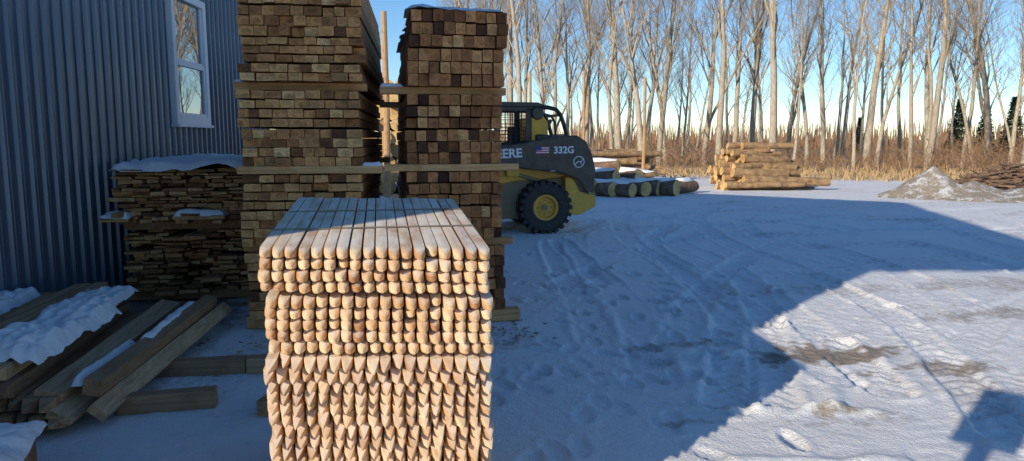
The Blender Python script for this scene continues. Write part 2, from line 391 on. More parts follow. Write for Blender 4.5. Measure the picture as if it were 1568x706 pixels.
# ---------------------------------------------------------------- metal building
bld=empty('metal_building',(-3.638,0,0),-math.atan(.14))
m,nt,b=newmat('corrugated_steel')
st=noise(nt,objco(nt,(1,6,.35)),1.5,4,.6); c=mix(nt,st,(.085,.12,.17),(.16,.21,.28))
n=noise(nt,objco(nt),.8,3); c=mix(nt,mth(nt,'MULTIPLY',n,.3),c,(.22,.27,.33))
L(nt,c,b.inputs['Base Color']); b.inputs['Metallic'].default_value=.4
L(nt,ramp(nt,st,[(.3,.26),(.7,.40)]),b.inputs['Roughness']); M['steel']=m; bump(nt,b,n,.15,.02)
PK=(3.43,7.15); S0=.13
def roofz(s): return PK[1]-(.30*(s-PK[0]) if s>PK[0] else .237*(PK[0]-s))
mb=MB(); s=S0; prof=[]
while s<12.75:
    prof+= [(s,0),(s+.040,0),(s+.052,.027),(s+.078,.027),(s+.09,0),(s+.115,0),(s+.120,.007),(s+.130,.007),(s+.135,0)]; s+=.16
prof.append((12.9,0))
for k in range(len(prof)-1):
    (a,o),(c2,p)=prof[k],prof[k+1]
    mb.add([(o,a,.04),(p,c2,.04),(p,c2,roofz(c2)),(o,a,roofz(a))],[(0,1,2,3)],0)
mb.obj('gable_wall',[M['steel']],bld,recalc=False)
mb=MB(); D=-13
mb.add([(0,S0,0),(D,S0,0),(D,S0,roofz(S0)),(0,S0,roofz(S0))],[(0,1,2,3)],0)
mb.add([(0,12.9,0),(D,12.9,0),(D,12.9,roofz(12.9)),(0,12.9,roofz(12.9))],[(0,3,2,1)],0)
mb.add([(D,S0,0),(D,12.9,0),(D,12.9,roofz(12.9)),(D,3.43,7.15),(D,S0,roofz(S0))],[(0,1,2,3,4)],0)
mb.obj('side_walls',[M['steel']],bld)
mb=MB()
mb.add([(.4,-2.5,5.75),(.4,3.43,7.16),(.4,13.2,roofz(13.2)),(D-.4,-2.5,5.75),(D-.4,3.43,7.16),(D-.4,13.2,roofz(13.2)),
        (.4,-2.5,5.87),(.4,3.43,7.28),(.4,13.2,roofz(13.2)+.12),(D-.4,-2.5,5.87),(D-.4,3.43,7.28),(D-.4,13.2,roofz(13.2)+.12)],
       [(0,1,4,3),(1,2,5,4),(6,7,10,9),(7,8,11,10),(0,1,7,6),(1,2,8,7),(3,4,10,9),(4,5,11,10),(0,3,9,6),(2,5,11,8)],0)
mb.obj('roof',[M['steel']],bld)
mb=MB(); mb.box(-.02,.03,S0-.01,12.92,0,.06); mb.box(-.03,.03,12.88,12.96,.06,4.3)
mb.obj('base_trim',[mat_plain('dark_trim',(.06,.07,.09),.4)],bld)
mb=MB(); s=.3
while s<12.8:
    for zz in (.5,1.4,2.3,3.2): mb.tube([(.024,s+.065,zz),(.031,s+.065,zz)],.006,6,0,0)
    s+=.32
mb.obj('wall_screws',[mat_plain('screw_metal',(.2,.24,.3),.4,.6)],bld)
white=mat_plain('white_vinyl',(.80,.83,.86),.4,0,.05,5,.02)
m,nt,b=newmat('window_glass'); b.inputs['Base Color'].default_value=(.03,.035,.04,1); b.inputs['Roughness'].default_value=.01
b.inputs['Metallic'].default_value=.0; b.inputs['IOR'].default_value=2.6; b.inputs['Specular IOR Level'].default_value=1.0
nn=noise(nt,objco(nt),1.3,2); bump(nt,b,nn,.04,.02); glass=m
ws0,ws1,wz0,wz1,wm=9.12,10.17,1.70,3.25,2.43
mb=MB()
fr=.09
mb.box(.0,.075,ws0,ws0+fr,wz0,wz1); mb.box(.0,.075,ws1-fr,ws1,wz0,wz1)
mb.box(.0,.078,ws0+fr,ws1-fr,wz0,wz0+fr); mb.box(.0,.078,ws0+fr,ws1-fr,wz1-fr,wz1); mb.box(.0,.10,ws0-.02,ws1+.02,wz0-.035,wz0-.001)
a0,a1=ws0+fr,ws1-fr; t=.045
mb.box(.02,.062,a0+.001,a0+t,wz0+fr,wm); mb.box(.02,.062,a1-t,a1-.001,wz0+fr,wm); mb.box(.02,.064,a0+t,a1-t,wm-t,wm); mb.box(.02,.064,a0+t,a1-t,wz0+fr,wz0+fr+t)
mb.box(.02,.05,a0+.001,a0+t,wm,wz1-fr); mb.box(.02,.05,a1-t,a1-.001,wm,wz1-fr)
mb.box(.02,.052,a0+t,a1-t,wm+.001,wm+t*.8)
mb.obj('window_frame',[white],bld,bevel=.004)
mb=MB(); mb.box(.02,.036,a0+.01,a1-.01,wz0+fr,wm-.01); mb.box(.018,.030,a0+.01,a1-.01,wm,wz1-fr); mb.obj('window_panes',[glass],bld)

# ---------------------------------------------------------------- stake bundle
def stake(mb,x,z,w,hgt,y0,ln,kind,tilt):
    hw=w/2*.97; hh=hgt/2*.97
    if kind==0: prof=[(0,1.0,.25),(-.016,.95,.5),(-.032,.80,.75),(-.046,.56,.9),(-.053,.28,1)]
    else: prof=[(0,1.0,.05),(-.030,.66,.1),(-.056,.34,.3),(-.074,.08,1)]
    n=12; vs=[];fs=[]
    rx=random.uniform(-.25,.25); ry=random.uniform(-.2,.2)
    cs=[]
    for k in range(n):
        t=2*math.pi*(k+.5)/n; c,s=math.cos(t),math.sin(t); q=1/max(abs(c),abs(s)); cs.append((c,s,q))
    def ring(yy,sc,rd,drop):
        for c,s,q in cs:
            f=(q*(1-rd)+rd*1.0)*sc; yv=y0+yy
            vs.append((x+c*f*hw+rx*hw*(1-sc),yv,z+s*f*hh+tilt*(yv-2.4)+ry*hh*(1-sc)-drop*hh*(1-sc)))
    ring(ln,1,.12,0); ring(ln*.5,1,.12,0); ring(.04,1,.15,0)
    for yy,sc,rd in prof: ring(yy,sc,rd,.45)
    m=len(prof)+3
    for i in range(m-1):
        for k in range(n):
            a=i*n+k;b2=i*n+(k+1)%n; fs.append((a,b2,b2+n,a+n))
    fs.append(tuple(range(n))); o=(m-1)*n; fs.append(tuple(range(o+n-1,o-1,-1)))
    mb.add(vs,fs,0)
stk=empty('wooden_stake_bundle')
NW=18; W=.766/NW; WH=.0382
ztop=1.165; tilt=.055
bund=[(4,0,-.012,0,.020),(5,0,.004,.012,.018),(5,1,-.004,-.004,.010),(5,1,.004,.014,.008),(5,1,0.0,.0,.008),(4,1,.003,0,0)]
z=ztop
for bi,(rows,kind,dx,dy,gp) in enumerate(bund):
    mb=MB()
    for r in range(rows):
        zc=z-WH*(r+.5)
        sh=random.uniform(-.008,.008)
        for k in range(NW):
            x=-.40+dx+sh+W*(k+.5)+random.uniform(-.0015,.0015)
            y0=2.50+dy-.17*(x+.39)+random.uniform(-.012,.012)+(random.uniform(.0,.035) if random.random()<.1 else 0)
            stake(mb,x,zc+random.uniform(-.002,.002),W*random.uniform(.91,1.0),WH*random.uniform(.93,1.0),y0,1.22+random.uniform(-.012,.012),kind,tilt)
    o=mb.obj('stakes_%d'%(bi+1),[M['stake']],stk)
    z-=WH*rows+gp
mb=MB()
for yy in (2.80,3.24):
    zz=ztop+tilt*(yy-2.4)
    mb.box(-.415,.357,yy,yy+.016,zz+.001,zz+.004); 
mb.obj('strapping',[mat_plain('steel_strap',(.22,.19,.15),.4,.3)],stk)
mb=MB(); mb.box(-.55,.55,2.62,2.70,-.02,.075); mb.box(-.5,.5,3.3,3.38,-.02,.09)
mb.box(.30,.445,3.35,3.39,.60,.615); mb.box(.3,.42,3.3,3.33,.79,.806)
mb.obj('bearer_timbers',[M['crossx']],stk)

# ---------------------------------------------------------------- tall lumber stacks
def stack(name,x0,y0,rz,width,length,mside,mend,levels,cross,varw=0):
    e=empty(name,(x0,y0,0),rz)
    mb=MB()
    for (z0,z1,rows,dx,dy,nn) in levels:
        ph=(z1-z0)/rows; half=rows//2
        d2=random.uniform(-.02,.02)
        for r in range(rows):
            gap=.014 if r>=half else 0
            sh=random.uniform(-.012,.012)+dx+(d2 if r>=half else 0)
            ws=[1+random.uniform(-varw,varw) for _ in range(nn)]; tot=sum(ws); xx=sh
            for k in range(nn):
                pw=width*ws[k]/tot*random.uniform(.985,1.0)
                dyy=dy+random.uniform(-.03,.03)+ (random.uniform(-.07,.07) if random.random()<.15 else 0)
                g1=random.uniform(.001,.007)
                tt=z0+r*ph+gap*.9
                mb.box(xx+g1*.6,xx+pw-g1*.6,dyy,dyy+length+random.uniform(-.05,.05),tt,min(z0+(r+1)*ph+gap*.5-g1,z1+.006)-random.uniform(0,.005),0,1,jit=.0022)
                xx+=width*ws[k]/tot
    mb.obj('timbers',[mside,mend],e)
    mb=MB()
    for (xa,xb,yy,z0,z1,d) in cross: mb.box(xa,xb,yy,yy+d,z0,z1,0,1,'X')
    mb.obj('cross_timbers',[M['crossx'],mend],e,bevel=.003)
    return e
eR=stack('timber_stack',.235,5.9,0,.775,3.0,M['side4'],M['end4'],
  [(.085,.64,6,.01,.0,9),(.70,1.256,6,-.01,-.01,9),(1.325,1.88,6,-.02,.01,9),(1.95,2.54,6,.01,-.02,9)],
  [(-.02,.92,.02,-.02,.08,.12),(-.05,.9,2.6,-.02,.08,.1),(-.05,.86,.03,.641,.699,.1),(-.02,.84,2.6,.641,.699,.1),
   (-.20,.90,-.03,1.267,1.322,.1),(-.02,.8,2.6,1.263,1.323,.1),(-.22,.82,.12,1.890,1.948,.1),(-.22,.8,2.6,1.886,1.948,.1)],.03)
eL=stack('lumber_stack',-1.075,5.94,-.055,.93,3.0,M['sideL'],M['endL'],
  [(.085,.615,7,.01,.0,8),(.68,1.243,8,-.01,-.01,8),(1.315,1.90,8,.015,.0,9),(1.975,2.30,5,.03,-.03,8),(2.32,2.86,7,.03,.03,9)],
  [(-.03,.98,.1,-.02,.08,.1),(-.03,.98,2.6,-.02,.08,.1),(-.03,.98,.1,.623,.679,.1),(-.03,.98,2.6,.621,.679,.1),
   (-.02,1.10,-.04,1.254,1.313,.1),(-.02,1.05,2.6,1.252,1.313,.1),(-.06,.98,.16,1.912,1.973,.1),(-.03,1.0,2.6,1.912,1.973,.1)],.28)
snow_slab('snow_cap',-.01,.79,-.03,3,2.545,.045,eR,cut=-1)
snow_slab('snow_on_cross',.93,1.10,-.04,.06,1.312,.035,eL,cut=-1,rag=.03,nx=16,ny=12)
snow_slab('snow_on_cross_2',-.06,.0,.16,.26,1.972,.03,eL,cut=-1,rag=.03,nx=12,ny=12)
snow_slab('snow_on_cross_3',-.22,-.02,.12,.22,1.947,.04,eR,cut=-1,rag=.03,nx=16,ny=12)

# ---------------------------------------------------------------- slab board stack
eS=empty('board_stack',(-2.35,7.1,0),-.03)
mb=MB(); z=.08
while z<1.235:
    th=random.choice([.024,.028,.032,.038]); low=z<.72
    if abs(z-.70)<.02: 
        mb.box(.0,1.1,.1,.2,z,z+.07,0,1,'X'); mb.box(.0,1.1,2.2,2.3,z,z+.07,0,1,'X'); z+=.071; continue
    x=random.uniform(-.07,.04)+(.04 if low else 0); xe=1.12+random.uniform(-.05,.05)-(.03 if low else 0)
    while x<xe:
        wd=random.uniform(.07,.22); 
        dy=random.uniform(-.07,.08)+(.08 if low else 0)
        if random.random()<.14: dy-=.12
        if random.random()>.07:
            mb.box(x+.003,min(x+wd,xe+.04)-.003,dy,dy+2.6+random.uniform(-.2,.2),z,z+th-.002-random.uniform(0,.010),0,1,jit=.005)
        x+=wd+random.uniform(0,.016)
    z+=th
mb.box(-.13,.12,-.16,.5,.785,.81,0,1); mb.box(.5,.95,-.18,.4,.80,.83,0,1); mb.box(.6,.78,-.2,.4,.62,.65,0,1)
mb.box(-.05,1.1,.15,.3,0,.079,0,1,'X'); mb.box(-.05,1.1,2.2,2.3,0,.079,0,1,'X')
mb.obj('boards',[M['slab'],M['slabend']],eS)
snow_slab('snow_cap',-.06,1.15,-.06,2.6,1.235,.095,eS,cut=-1,rag=.09)
snow_slab('snow_patch',-.13,.12,-.16,.05,.81,.06,eS,cut=-1,rag=.05,nx=24,ny=20)
snow_slab('snow_patch_2',.5,.95,-.18,.04,.83,.055,eS,cut=-1,rag=.05,nx=30,ny=20)

# ---------------------------------------------------------------- pointed post pile
eP=empty('pointed_post_pile',(-2.75,4.0,0),.02)
mb=MB()
def ppost(mb,x,z,w,y0,ln):
    h=w/2; sect=[(0,.12),(.10,1),(ln,1)]; vs=[]
    for yy,sc in sect:
        for cx,cz in ((-1,-1),(1,-1),(1,1),(-1,1)): vs.append((x+cx*h*sc,y0+yy,z+cz*h*sc))
    fs=[(0,1,2,3),(8,11,10,9)]
    for i in (0,4):
        for k in range(4): fs.append((i+k,i+4+k,i+4+(k+1)%4,i+(k+1)%4))
    mb.add(vs,fs,[1,1,1,1,1,1,0,0,0,0])
for r in range(4):
    n=[14,13,11,10][r]
    for k in range(n):
        ppost(mb,.05+.085*k+.042*(r%2)-.1,.06+.082*r,.078,random.uniform(-.04,.04)+.02*r-.14*(k/14.),2.0)
mb.obj('posts',[M['greyw'],M['greyend']],eP)
mb=MB()
def plank(x,y,z,ln,wd,th,yaw,pitch,roll=0):
    T=Matrix.Translation((x,y,z))@Matrix.Rotation(yaw,4,'Z')@Matrix.Rotation(pitch,4,'X')@Matrix.Rotation(roll,4,'Y')
    mb.box(-wd/2,wd/2,0,ln,-th/2,th/2,0,1,T=T,jit=.002)
plank(.42,.05,.385,2.0,.09,.05,-.10,.0); plank(.29,.2,.375,1.8,.1,.04,-.12,.01)
plank(1.08,-.08,.09,2.1,.13,.045,-.10,.04,.35); plank(1.24,-.02,.08,2.15,.10,.05,-.13,.03,.7); plank(1.20,.05,.20,2.0,.09,.09,-.11,.01,.2)
plank(1.0,.02,.18,2.0,.14,.04,-.06,.02,.2)
mb.obj('loose_planks',[M['greyw'],M['greyend']],eP)
def pilebase(X,Y): return .343-.03*smooth(.85,.98,X)+.008*np.sin(X*2*math.pi/.085)
snow_slab('snow_blanket',.50,.93,.16,1.35,.345,.095,eP,cut=-1,rag=.12,base=pilebase,nx=80,ny=110,rot=(0,0,-.04))
snow_slab('snow_blanket_2',.55,.90,1.3,1.98,.345,.07,eP,cut=-1,rag=.08,base=pilebase)
snow_slab('snow_blanket_3',-.10,.24,.3,1.95,.345,.08,eP,cut=-1,rag=.09,base=pilebase,nx=60,ny=110)
snow_slab('snow_streak',1.05,1.14,.15,1.0,.20,.05,eP,cut=-.2,rag=.04,nx=20,ny=60,rot=(0,0,-.06))
snow_slab('snow_streak_2',1.17,1.25,.9,1.9,.245,.045,eP,cut=-.2,rag=.04,nx=20,ny=60,rot=(0,0,-.06))
eB=empty('timber_block',(-1.22,4.28,0),.06); mb=MB(); mb.box(-.27,.25,-.045,.05,-.02,.085,0,1,'X',jit=.003); mb.obj('beam',[M['greyx'],M['greyend']],eB,bevel=.004)
eB=empty('timber_block',(-1.16,4.92,0),-.02); mb=MB(); mb.box(-.30,.25,-.05,.05,-.02,.08,0,1,'X',jit=.003); mb.box(.26,.50,-.07,.03,-.02,.085,0,1,'X',jit=.003); mb.obj('beam',[M['greyx'],M['greyend']],eB,bevel=.004)
eB=empty('timber_block',(-.62,4.2,0),1.2); mb=MB(); mb.box(-.15,.15,-.04,.04,-.02,.07,0,1,'X',jit=.003); mb.obj('beam',[M['greyx'],M['greyend']],eB,bevel=.004)
eC=empty('snowy_timber_pile',(-2.35,2.95,0),.05); mb=MB()
for r in range(2):
    for k in range(3): mb.box(-.1,.86+random.uniform(-.03,.03),.02+.13*k,.14+.13*k,.1*r-.02,.1*r+.09,0,1,'X',jit=.003)
mb.obj('timbers',[M['greyx'],M['greyend']],eC,bevel=.004)
snow_slab('snow_cap',-.12,.88,-.02,.44,.185,.11,eC,cut=-1,rag=.1)
mb=MB()
for k in range(150):
    c0=random.choice([(-1.7,5.9,.9,.7),(-1.2,5.4,.7,.5),(-2.2,6.3,.4,.8),(1.0,5.6,.3,.4)])
    x=random.gauss(c0[0],c0[2]*.5); y=random.gauss(c0[1],c0[3]*.5)
    ix=min(max(np.searchsorted(xs,x),0),nx-1); iy=min(max(np.searchsorted(ys,y),0),ny-1); zz=float(Z[ix,iy])
    s=random.uniform(.005,.02)
    T=Matrix.Translation((x,y,zz+.003))@Matrix.Rotation(random.uniform(0,6.28),4,'Z')@Matrix.Rotation(random.uniform(-.3,.3),4,'X')
    mb.box(-s,s,-s*.35,s*.35,-.002,.004,0,T=T,jit=s*.2)
mb.obj('wood_chips',[M['greyw']],None)

# ---------------------------------------------------------------- skid steer loader
yel=mat_paint('yellow_paint',(.95,.52,.03),.35,.45)
blk=mat_paint('black_paint',(.020,.021,.023),.3,.5)
rub=mat_plain('tyre_rubber',(.055,.050,.045),.85,0,.6,14,.3)
gry=mat_plain('chassis_grey',(.32,.24,.14),.6,0,.4,6,.1)
wht=mat_plain('white_decal',(.88,.89,.9),.5,0,.02,5,0)
redm=mat_plain('red_decal',(.65,.05,.05),.5,0,.02,5,0); blum=mat_plain('blue_decal',(.04,.07,.3),.5,0,.02,5,0)
sk_=empty('skid_steer_loader',(2.65,11.35,-.02),R(1))
def wheel(name,cx,y0,cz=.43):
    mb=MB(); wd=.32
    mb.lathe([(.21,.03),(.25,.0),(.36,-.005),(.40,.02),(.408,.06),(.408,wd-.06),(.40,wd-.02),(.36,wd),(.25,wd),(.21,wd-.03)],cx,y0,cz,40,0)
    for k in range(22):
        a=2*math.pi*k/22
        for sgn,off in ((0,0),(1,.5)):
            aa=a+off*2*math.pi/22
            T=Matrix.Translation((cx,0,cz))@Matrix.Rotation(-aa,4,'Y')
            y_a=y0-.012 if sgn==0 else y0+wd/2-.01; y_b=y0+wd/2+.01 if sgn==0 else y0+wd+.012
            mb.box(.375,.44,y_a,y_b,-.032,.032,0,T=T)
    mb.obj(name+'_tyre',[rub],sk_)
    mb=MB(); mb.lathe([(.0,.07),(.06,.065),(.07,.09),(.16,.10),(.175,.03),(.205,.02),(.225,.035),(.225,wd-.05),(.0,wd-.06)],cx,y0,cz,32,0)
    mb.obj(name+'_rim',[yel],sk_,smooth=False)
    mb=MB()
    for k in range(8):
        a=2*math.pi*k/8; px_,pz=cx+.11*math.cos(a),cz+.11*math.sin(a); mb.tube([(px_,y0+.10,pz),(px_,y0+.07,pz)],.014,6,0,0)
    mb.lathe([(0,.045),(.045,.045),(.05,.075)],cx,y0,cz,16,0)
    mb.obj(name+'_bolts',[gry],sk_)
for nme,cx in (('rear_wheel',0),('front_wheel',-1.25)):
    wheel(nme,cx,0); wheel(nme+'_far',cx,1.55)
mb=MB()
mb.prism([(-1.75,.22),(.35,.22),(.45,.5),(.45,.98),(-.9,.98),(-1.75,.7)],.34,1.54,0); mb.obj('chassis',[gry],sk_,bevel=.015)
mb=MB()
mb.prism([(-1.7,.62),(-.5,.84),(.28,.90),(.55,.93),(.8,.86),(.8,.98),(-.2,1.12),(-1.6,1.02)],.30,1.58,0)
mb.prism([(.36,.30),(.60,.28),(.90,.42),(.90,.60),(.62,.66),(.50,.90),(.36,.92)],.16,1.72,0)
mb.prism([(-.62,.93),(-.40,.93),(-.40,1.14),(-.62,1.14)],.2,.3,0)
mb.obj('yellow_body',[yel],sk_,bevel=.02)
mb=MB()
boom=[(-2.35,.30),(-2.2,.28),(-2.0,.78),(-1.7,1.0),(-.69,1.10),(.20,1.0),(.45,.93),(.60,.84),(.70,.68),(.83,.66),(.85,1.05),(.79,1.29),(.69,1.50),(.53,1.60),(.30,1.60),(-.69,1.43),(-1.7,1.28),(-2.05,1.1)]
mb.prism(boom,.06,.26,0); mb.prism(boom,1.62,1.82,0); mb.prism([(.5,1.1),(.72,1.1),(.72,1.4),(.5,1.4)],.26,1.62,0)
mb.obj('lift_arms',[blk],sk_,bevel=.02)
mb=MB(); mb.prism([(-.1,.98),(.66,.98),(.72,1.35),(.6,1.56),(0.0,1.62),(-.1,1.62)],.34,1.54,0); mb.obj('engine_hood',[blk],sk_,bevel=.03)
mb=MB()
for yy in (.42,1.40):
    mb.prism([(-1.62,1.05),(-1.54,1.05),(-1.38,2.05),(-1.46,2.05)],yy,yy+.06,0)
    mb.prism([(-.26,1.1),(-.17,1.1),(-.14,2.05),(-.24,2.05)],yy,yy+.06,0)
    mb.prism([(-.78,1.1),(-.73,1.1),(-.73,2.05),(-.78,2.05)],yy,yy+.06,0)
    mb.prism([(-1.5,2.0),(.02,2.0),(.02,2.07),(-1.5,2.07)],yy,yy+.06,0)
    mb.prism([(-1.6,1.0),(.05,1.0),(.05,1.48),(-1.55,1.40)],yy-.005,yy+.065,0)
    for k in range(14): mb.tube([(-1.4+.09*k,yy+.03,1.42),(-1.4+.09*k,yy+.03,2.02)],.007,5,0)
    for k in range(9): mb.tube([(-1.5,yy+.03,1.5+.06*k),(-.2,yy+.03,1.5+.06*k)],.007,5,0)
mb.prism([(-1.52,2.072),(.0,2.072),(.05,2.10),(-.05,2.14),(-1.45,2.15)],.38,1.50,0)
mb.obj('cab_frame',[blk],sk_,bevel=.008)
mb=MB(); mb.prism([(-.165,1.5),(.12,1.5),(.12,1.82),(.05,1.9),(-.165,1.9)],.385,1.49,0); mb.obj('rear_panel',[yel],sk_,bevel=.02)
mb=MB(); mb.lathe([(0,-.02),(.09,-.02),(.105,0),(.105,.05)],-.06,.365,1.96,24,0)
for yy in (.42,1.44):
    mb.tube([(-.1,yy,2.06),(.12,yy,2.06),(.26,yy,2.03),(.34,yy,1.94),(.40,yy,1.78),(.46,yy,1.58)],.036,8,0,0)
    mb.tube([(.05,yy,1.95),(.18,yy,1.92),(.24,yy,1.82),(.26,yy,1.6)],.022,8,0,0)
for xx,zz in ((.34,1.94),(.46,1.60)): mb.tube([(xx,.42,zz),(xx,1.44,zz)],.025,8,0,0)
mb.tube([(.06,.5,1.62),(.20,.5,1.86)],.03,8,0,0)
mb.obj('rear_guard',[blk],sk_,smooth=False)
mb=MB(); mb.box(-.75,-.3,.7,1.2,1.0,1.15); mb.box(-.42,-.28,.7,1.2,1.15,1.75); mb.obj('seat',[rub],sk_,bevel=.03)
mb=MB(); mb.prism([(-2.3,.55),(-2.25,.05),(-3.05,.02),(-3.05,.05),(-2.45,.12),(-2.4,.55)],-.02,1.9,0); mb.obj('bucket',[blk],sk_,bevel=.01)
mb=MB(); mb.tube([(.3,.3,.75),(-.55,.3,1.0)],.035,10,0,0); mb.tube([(-.55,.3,1.0),(-1.0,.3,1.12)],.02,10,0,0); mb.obj('hydraulic_cylinder',[gry],sk_)
def text(s,x,z,size,par,y=.053):
    c=bpy.data.curves.new('decal_text','FONT'); c.body=s; c.size=size; c.extrude=.002; c.offset=.006*size/.2
    o=bpy.data.objects.new('decal_lettering',c); scene.collection.objects.link(o); o.parent=par; o.location=(x,y,z); o.rotation_euler=(R(90),0,0); o.data.materials.append(wht); 
    return o
t=text('DEERE',-.97,1.225,.20,sk_); t.rotation_euler=(R(90),R(-3),0); t.scale=(1.02,1,1)
t=text('332G',.13,1.31,.155,sk_); t.rotation_euler=(R(90),R(-1),0)
mb=MB(); fx,fz,fw,fh=-.16,1.30,.215,.125
for k in range(7): mb.box(fx,fx+fw,.052,.056,fz+fh*k/7+.0005,fz+fh*(k+1)/7-.0005,0 if k%2==0 else 1)
mb.box(fx,fx+fw*.42,.049,.051,fz+fh*.46,fz+fh,2)
mb.obj('flag_decal',[redm,wht,blum],sk_)
mb=MB(); mb.lathe([(.082,0),(.095,0)],.56,.054,1.17,28,0)
mb.tube([(.50,.052,1.14),(.55,.052,1.18),(.60,.052,1.17)],.010,5,0,0); mb.tube([(.60,.052,1.17),(.625,.052,1.21)],.007,5,0,0)
mb.tube([(.51,.052,1.15),(.49,.052,1.11)],.006,5,0,0); mb.tube([(.58,.052,1.165),(.61,.052,1.12)],.006,5,0,0)
mb.obj('round_decal',[wht],sk_)
mb=MB(); mb.box(.08,.16,.055,.058,1.02,1.03); mb.obj('small_decal',[wht],sk_)

# ---------------------------------------------------------------- logs
def logmesh(mb,p,d,ln,r,n=14,bark=0,end=1):
    p=Vector(p);d=Vector(d).normalized(); sd=Vector((-d.y,d.x,0)); bow=random.uniform(-.05,.05)
    pts=[p+d*ln*t+Vector((0,0,random.uniform(-.012,.012)))+sd*bow*math.sin(t*3.14) for t in (0,.04,.3,.65,.96,1)]
    mb.tube(pts,[r*1.04,r*1.07,r,r*.96,r*.92,r*.89],n,bark,end,wob=.04)
e=empty('log_stack',(-1.4,20,0)); mb=MB()
row=0; z=.2
while z<3.2:
    x=(row%2)*.2+random.uniform(0,.1)
    while x<3.6:
        r=random.uniform(.15,.225); logmesh(mb,(x,random.uniform(-.25,.1),z),(random.uniform(-.02,.02),1,0),4,r); x+=r*2+.02
    z+=.34; row+=1
mb.obj('logs',[M['logbark'],M['logend']],e)
def post(x,y,h,r):
    mb=MB(); mb.tube([(0,0,-.05),(0.02,0,h*.5),(0,0,h)],[r*1.1,r,r*.9],10,0,0,.05); return mb.obj('wooden_post',[M['post']],None,loc=(x,y,0))
post(.19,19.2,4.75,.085)
def at(px,fwd):
    x=(px-784)/1100.; return (fwd*.1805+x*fwd*.9836, fwd*.9836-x*fwd*.1805)
for px_,h in ((811,3.8),(892,3.75),(984,3.6)):
    x,y=at(px_,25); post(x,y,h,.055)
e=empty('log_pile',(12.05,20.1,0),-R(4)); mb=MB()
widths=[9,8,7,6,5,3,2]; zc=0
for row,nn in enumerate(widths):
    zc+= .12 if row==0 else .195
    for k in range(nn):
        r=random.uniform(.085,.15); ln=random.uniform(1.9,3.0)-row*.16
        logmesh(mb,(-1.75+random.uniform(-.2,.4)+row*.05,-.35+.27*k+row*.13,zc+random.uniform(-.035,.035)),(1,random.uniform(-.16,.16),random.uniform(-.06,.04)),ln,r)
mb.obj('logs',[M['logbark'],M['logend']],e)
e=empty('snowy_log_group',(7.1,18.3,0)); mb=MB(); sb=MB()
for (dx,dy,z,r,yaw,ln) in [(-1.0,0,.19,.19,.5,2.0),(-.55,-.25,.18,.18,.6,1.8),(-.12,-.1,.19,.19,.4,2),(.32,.1,.2,.2,.9,1.9),(.75,-.1,.21,.21,.7,1.6),(-.8,.35,.5,.17,.7,1.8),(-.1,.5,.48,.19,.6,1.8),(-1.4,.4,.2,.2,.3,2),(.4,.5,.45,.16,.9,1.6),(1.0,.7,.18,.18,-1.1,.9),(-1.3,.9,.55,.17,.9,1.7),(-.5,1.0,.75,.16,.9,1.7)]:
    d=(math.sin(yaw)*-1,math.cos(yaw),0); logmesh(mb,(dx,dy,z),d,ln,r)
    q=Vector((dx,dy,z+r*.78)); dd=Vector(d); sb.tube([q+dd*.08,q+dd*ln*.35,q+dd*ln*.7,q+dd*ln*.93],[r*.45,r*.65,r*.55,r*.3],9,0,0,.3)
mb.obj('logs',[M['darkbark'],M['logend']],e); sb.obj('snow',[M['snow']],e,smooth=True)
x,y=at(975,25); e=empty('log_pile',(x,y,0),R(2)); mb=MB()
for row in range(5):
    for k in range(7-row):
        logmesh(mb,(-1.6+random.uniform(-.4,.3),.33*k+row*.16,.15+row*.21),(1,random.uniform(-.14,.14),random.uniform(-.04,.04)),random.uniform(1.9,3.1),random.uniform(.10,.16))
mb.obj('logs',[M['logbark'],M['logend']],e)
m,nt,b=newmat('gravel'); n=noise(nt,objco(nt),26,6,.75); n2=noise(nt,objco(nt),4,6,.7)
c=mix(nt,n,(.18,.145,.105),(.56,.47,.36)); c=mix(nt,ramp(nt,mth(nt,'ADD',n2,mth(nt,'MULTIPLY',n,.5)),[(.75,0.0),(.85,.8)]),c,(.84,.85,.87)); L(nt,c,b.inputs['Base Color']); b.inputs['Roughness'].default_value=.9; bump(nt,b,n,1,.05)
def mound(name,cx,cy,mat,peaks):
    A,B=np.meshgrid(np.linspace(-3,3.4,130),np.linspace(-2,2,80),indexing='ij')
    H=np.full_like(A,-.06)
    for (px_,py_,rr,h) in peaks:
        d=np.hypot(A-px_,B-py_)+.25*fbm(A*1.5,B*1.5,3); H=np.maximum(H,h*(1-d/rr))
    H=np.where(H<-.06,-.06,H); H+=.06*fbm(A*6,B*6,4)*(H>-.05)
    mb=MB(); mb.add([tuple(v) for v in np.stack([A,B,H],-1).reshape(-1,3).tolist()],[(i*80+j,(i+1)*80+j,(i+1)*80+j+1,i*80+j+1) for i in range(129) for j in range(79)],0)
    return mb.obj(name,[mat],None,loc=(cx,cy,0),smooth=True,recalc=False,rot=(0,0,-R(35)))
mound('gravel_pile',14.75,16.9,m,[(-.15,0,1.15,.78),(.75,-.1,1.3,.45),(1.8,-.2,1.3,.28),(-.6,-.3,.9,.42)])
e=empty('brush_pile',(18.7,18.4,0)); mb=MB()
for k in range(420):
    a=random.uniform(0,6.28); rr=random.uniform(0,1.9)*random.random()**.3; z=max(.04,.75*(1-rr/2.1)*random.random()); t=random.uniform(0,6.28); ln=random.uniform(.5,1.8); r=random.choice([.012,.02,.03,.05])
    d=Vector((math.cos(t),math.sin(t),random.uniform(-.2,.25))); p=Vector((rr*math.cos(a)*1.3,rr*math.sin(a),z)); mb.tube([p-d*ln/2,p,p+d*ln/2],[r,r,r*.5],5,0,0)
mb.obj('branches',[M['darkbark']],e)

